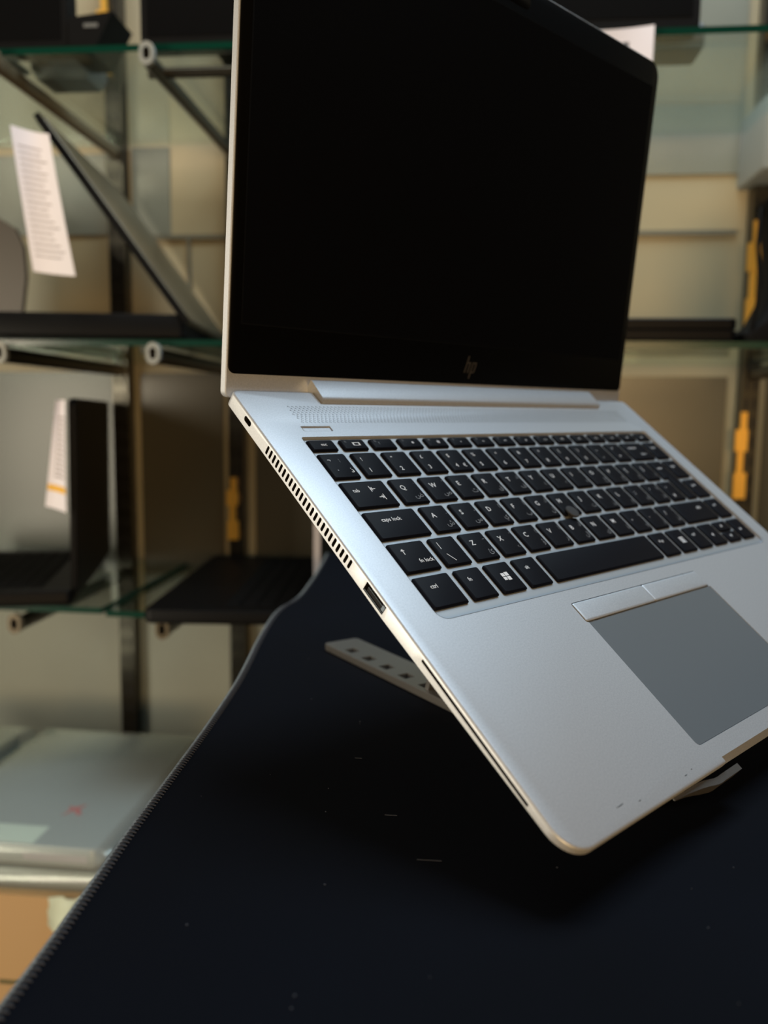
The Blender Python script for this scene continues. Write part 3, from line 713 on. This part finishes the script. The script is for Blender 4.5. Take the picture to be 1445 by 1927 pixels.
b.add([(lx + 1.9 + 2.2 * sl, ly + 2.2, .46), (lx + 1.9 + 3.0 * sl, ly + 3.0, .46), (lx + 4.4 + 3.0 * sl, ly + 3.0, .46), (lx + 3.7 + 2.2 * sl, ly + 2.2, .46)], [(0, 3, 2, 1)])
lidmesh(b).build('logo', 'logo', lid)

# ================================================================== STAND
std = thing('laptop_stand', 'folding grey aluminium laptop stand under the silver laptop', 'laptop stand', None, (0, 0, 0))
U = Vector((0.6589, 0.7522, 0)); Rr = Vector((-0.7522, 0.6589, 0))
def along(origin, d, length, width, z0, z1, slots=(), rnd=3):
    """flat bar from origin along direction d (world xy)"""
    d = Vector(d).normalized(); n = Vector((d.y, -d.x, 0))
    b = MB()
    out = rrect(0, -width / 2, length, width / 2, rnd, 4)
    b.loft([[tuple(Vector(origin) + d * x + n * y + Vector((0, 0, z))) for x, y in rrect(0, -width / 2, length, width / 2, rnd, 4, i_)] for z, i_ in ((z0, .4), (z0 + .4, 0), (z1 - .4, 0), (z1, .4))])
    return b, d, n
# left base bar as seen: rear end at (-114,280), runs to the front under the laptop
rear = Vector((-112, 281, 0)); front = Vector((48, 83.5, 0))
barL, d1, n1 = along(rear, front - rear, (front - rear).length, 25, -19.75, -15.4)
def finish_bar(b, origin, d, n, name):
    o = b.build(name, 'stand', std, 30)
    c = MB()
    for i in range(7):
        s0 = 20 + i * 19.5
        pts = [(s0, -9), (s0 + 8, -9), (s0 + 8, -2), (s0, -2)]
        c.loft([[tuple(origin + d * x + n * y + Vector((0, 0, z))) for x, y in pts] for z in (-18.8, -10)], 0)
    boolean(o, c.mesh('cutter', ['stand'])); o.data.set_sharp_from_angle(angle=math.radians(30)); return o
finish_bar(barL, rear, d1, -n1, 'base_bar')
# right base bar mirrored over the laptop centre line
mid = U * (W / 2)
def mirror(p): p = Vector(p); du = p.dot(U); return p - U * 2 * (du - W / 2)
rr2 = mirror(rear); ff2 = mirror(front); rr2 = rr2 + (ff2 - rr2).normalized() * 38
barR, d2, n2 = along(rr2, ff2 - rr2, (ff2 - rr2).length, 25, -19.75, -15.4)
finish_bar(barR, rr2, d2, n2, 'base_bar')
# upper arms lie against the laptop's underside, struts drop to the base bars
def lapw(u, v, w_): return (LM @ Vector((u * MM, -v * MM, w_ * MM))) / MM
for side, u_f, u_r, org, d in ((0, 100, 118, rear, d1), (1, 224.5, 206, rr2, d2)):
    b = MB()
    hw = 8
    rings = []
    for v, wt in ((205, -16.5), (190, -17.0), (60, -17.5)):
        uc = u_f + (u_r - u_f) * (218 - v) / 158
        rings.append([tuple(lapw(uc + a, v, wt + q)) for a, q in ((-hw, 0), (hw, 0), (hw, -3.5), (-hw, -3.5))])
    b.loft(rings); b.build('support_arm', 'stand', std)
    top = lapw(u_r - 2 * (1 if side == 0 else -1), 75, -22.5); foot = org + d * (106 if side == 0 else 68) + Vector((0, 0, -17))
    b = MB(); ax = (top - foot).normalized(); sdn = Vector((d.y, -d.x, 0)); fw = ax.cross(sdn)
    b.loft([[tuple(p + sdn * x + fw * y) for x, y in ((-9, -1.5), (9, -1.5), (9, 1.5), (-9, 1.5))] for p in (foot, top)]); b.build('strut', 'stand', std)
    # curved front hook holding the laptop's front edge
# front hook path in laptop coordinates (u, v): bends round the front edge
def hook(pts, w0, w1, far, th=2.6):
    b = MB(); n_ = len(pts); rings = []; th0 = th
    for i, (u, v) in enumerate(pts):
        a = Vector(pts[max(i - 1, 0)]); c_ = Vector(pts[min(i + 1, n_ - 1)]); t_ = (c_ - a).normalized(); th = min(th0, v - 230.35); nn = Vector((-t_.y, t_.x)) * th
        e_ = min(1, abs(u - far) / 22); wl_ = w0 - .3 + (w1 - w0 + .3) * e_
        rings.append([tuple(lapw(u, v, w0)), tuple(lapw(u, v, wl_)), tuple(lapw(u - nn.x, v - nn.y, wl_)), tuple(lapw(u - nn.x, v - nn.y, w0))])
    b.loft(rings); return b.build('front_hook', 'stand', std, 50)
hk = [(64, 231.2), (74, 231.8), (82, 232.7), (86, 233.3), (89.5, 234.0), (92.5, 234.6), (95.5, 234.8), (99, 234.7), (113, 234.6)]
hook(hk, -3.0, -8.6, 64)
hook([(W - u, v) for u, v in hk][::-1], -3.0, -8.6, W - 64)
for org, d in ((front, d1), (ff2, d2)):
    b = MB(); p = org - d * 12; b.cyl((p.x, p.y), 6, -15.4, -12.5, 18); b.build('pivot', 'blacksteel', std)
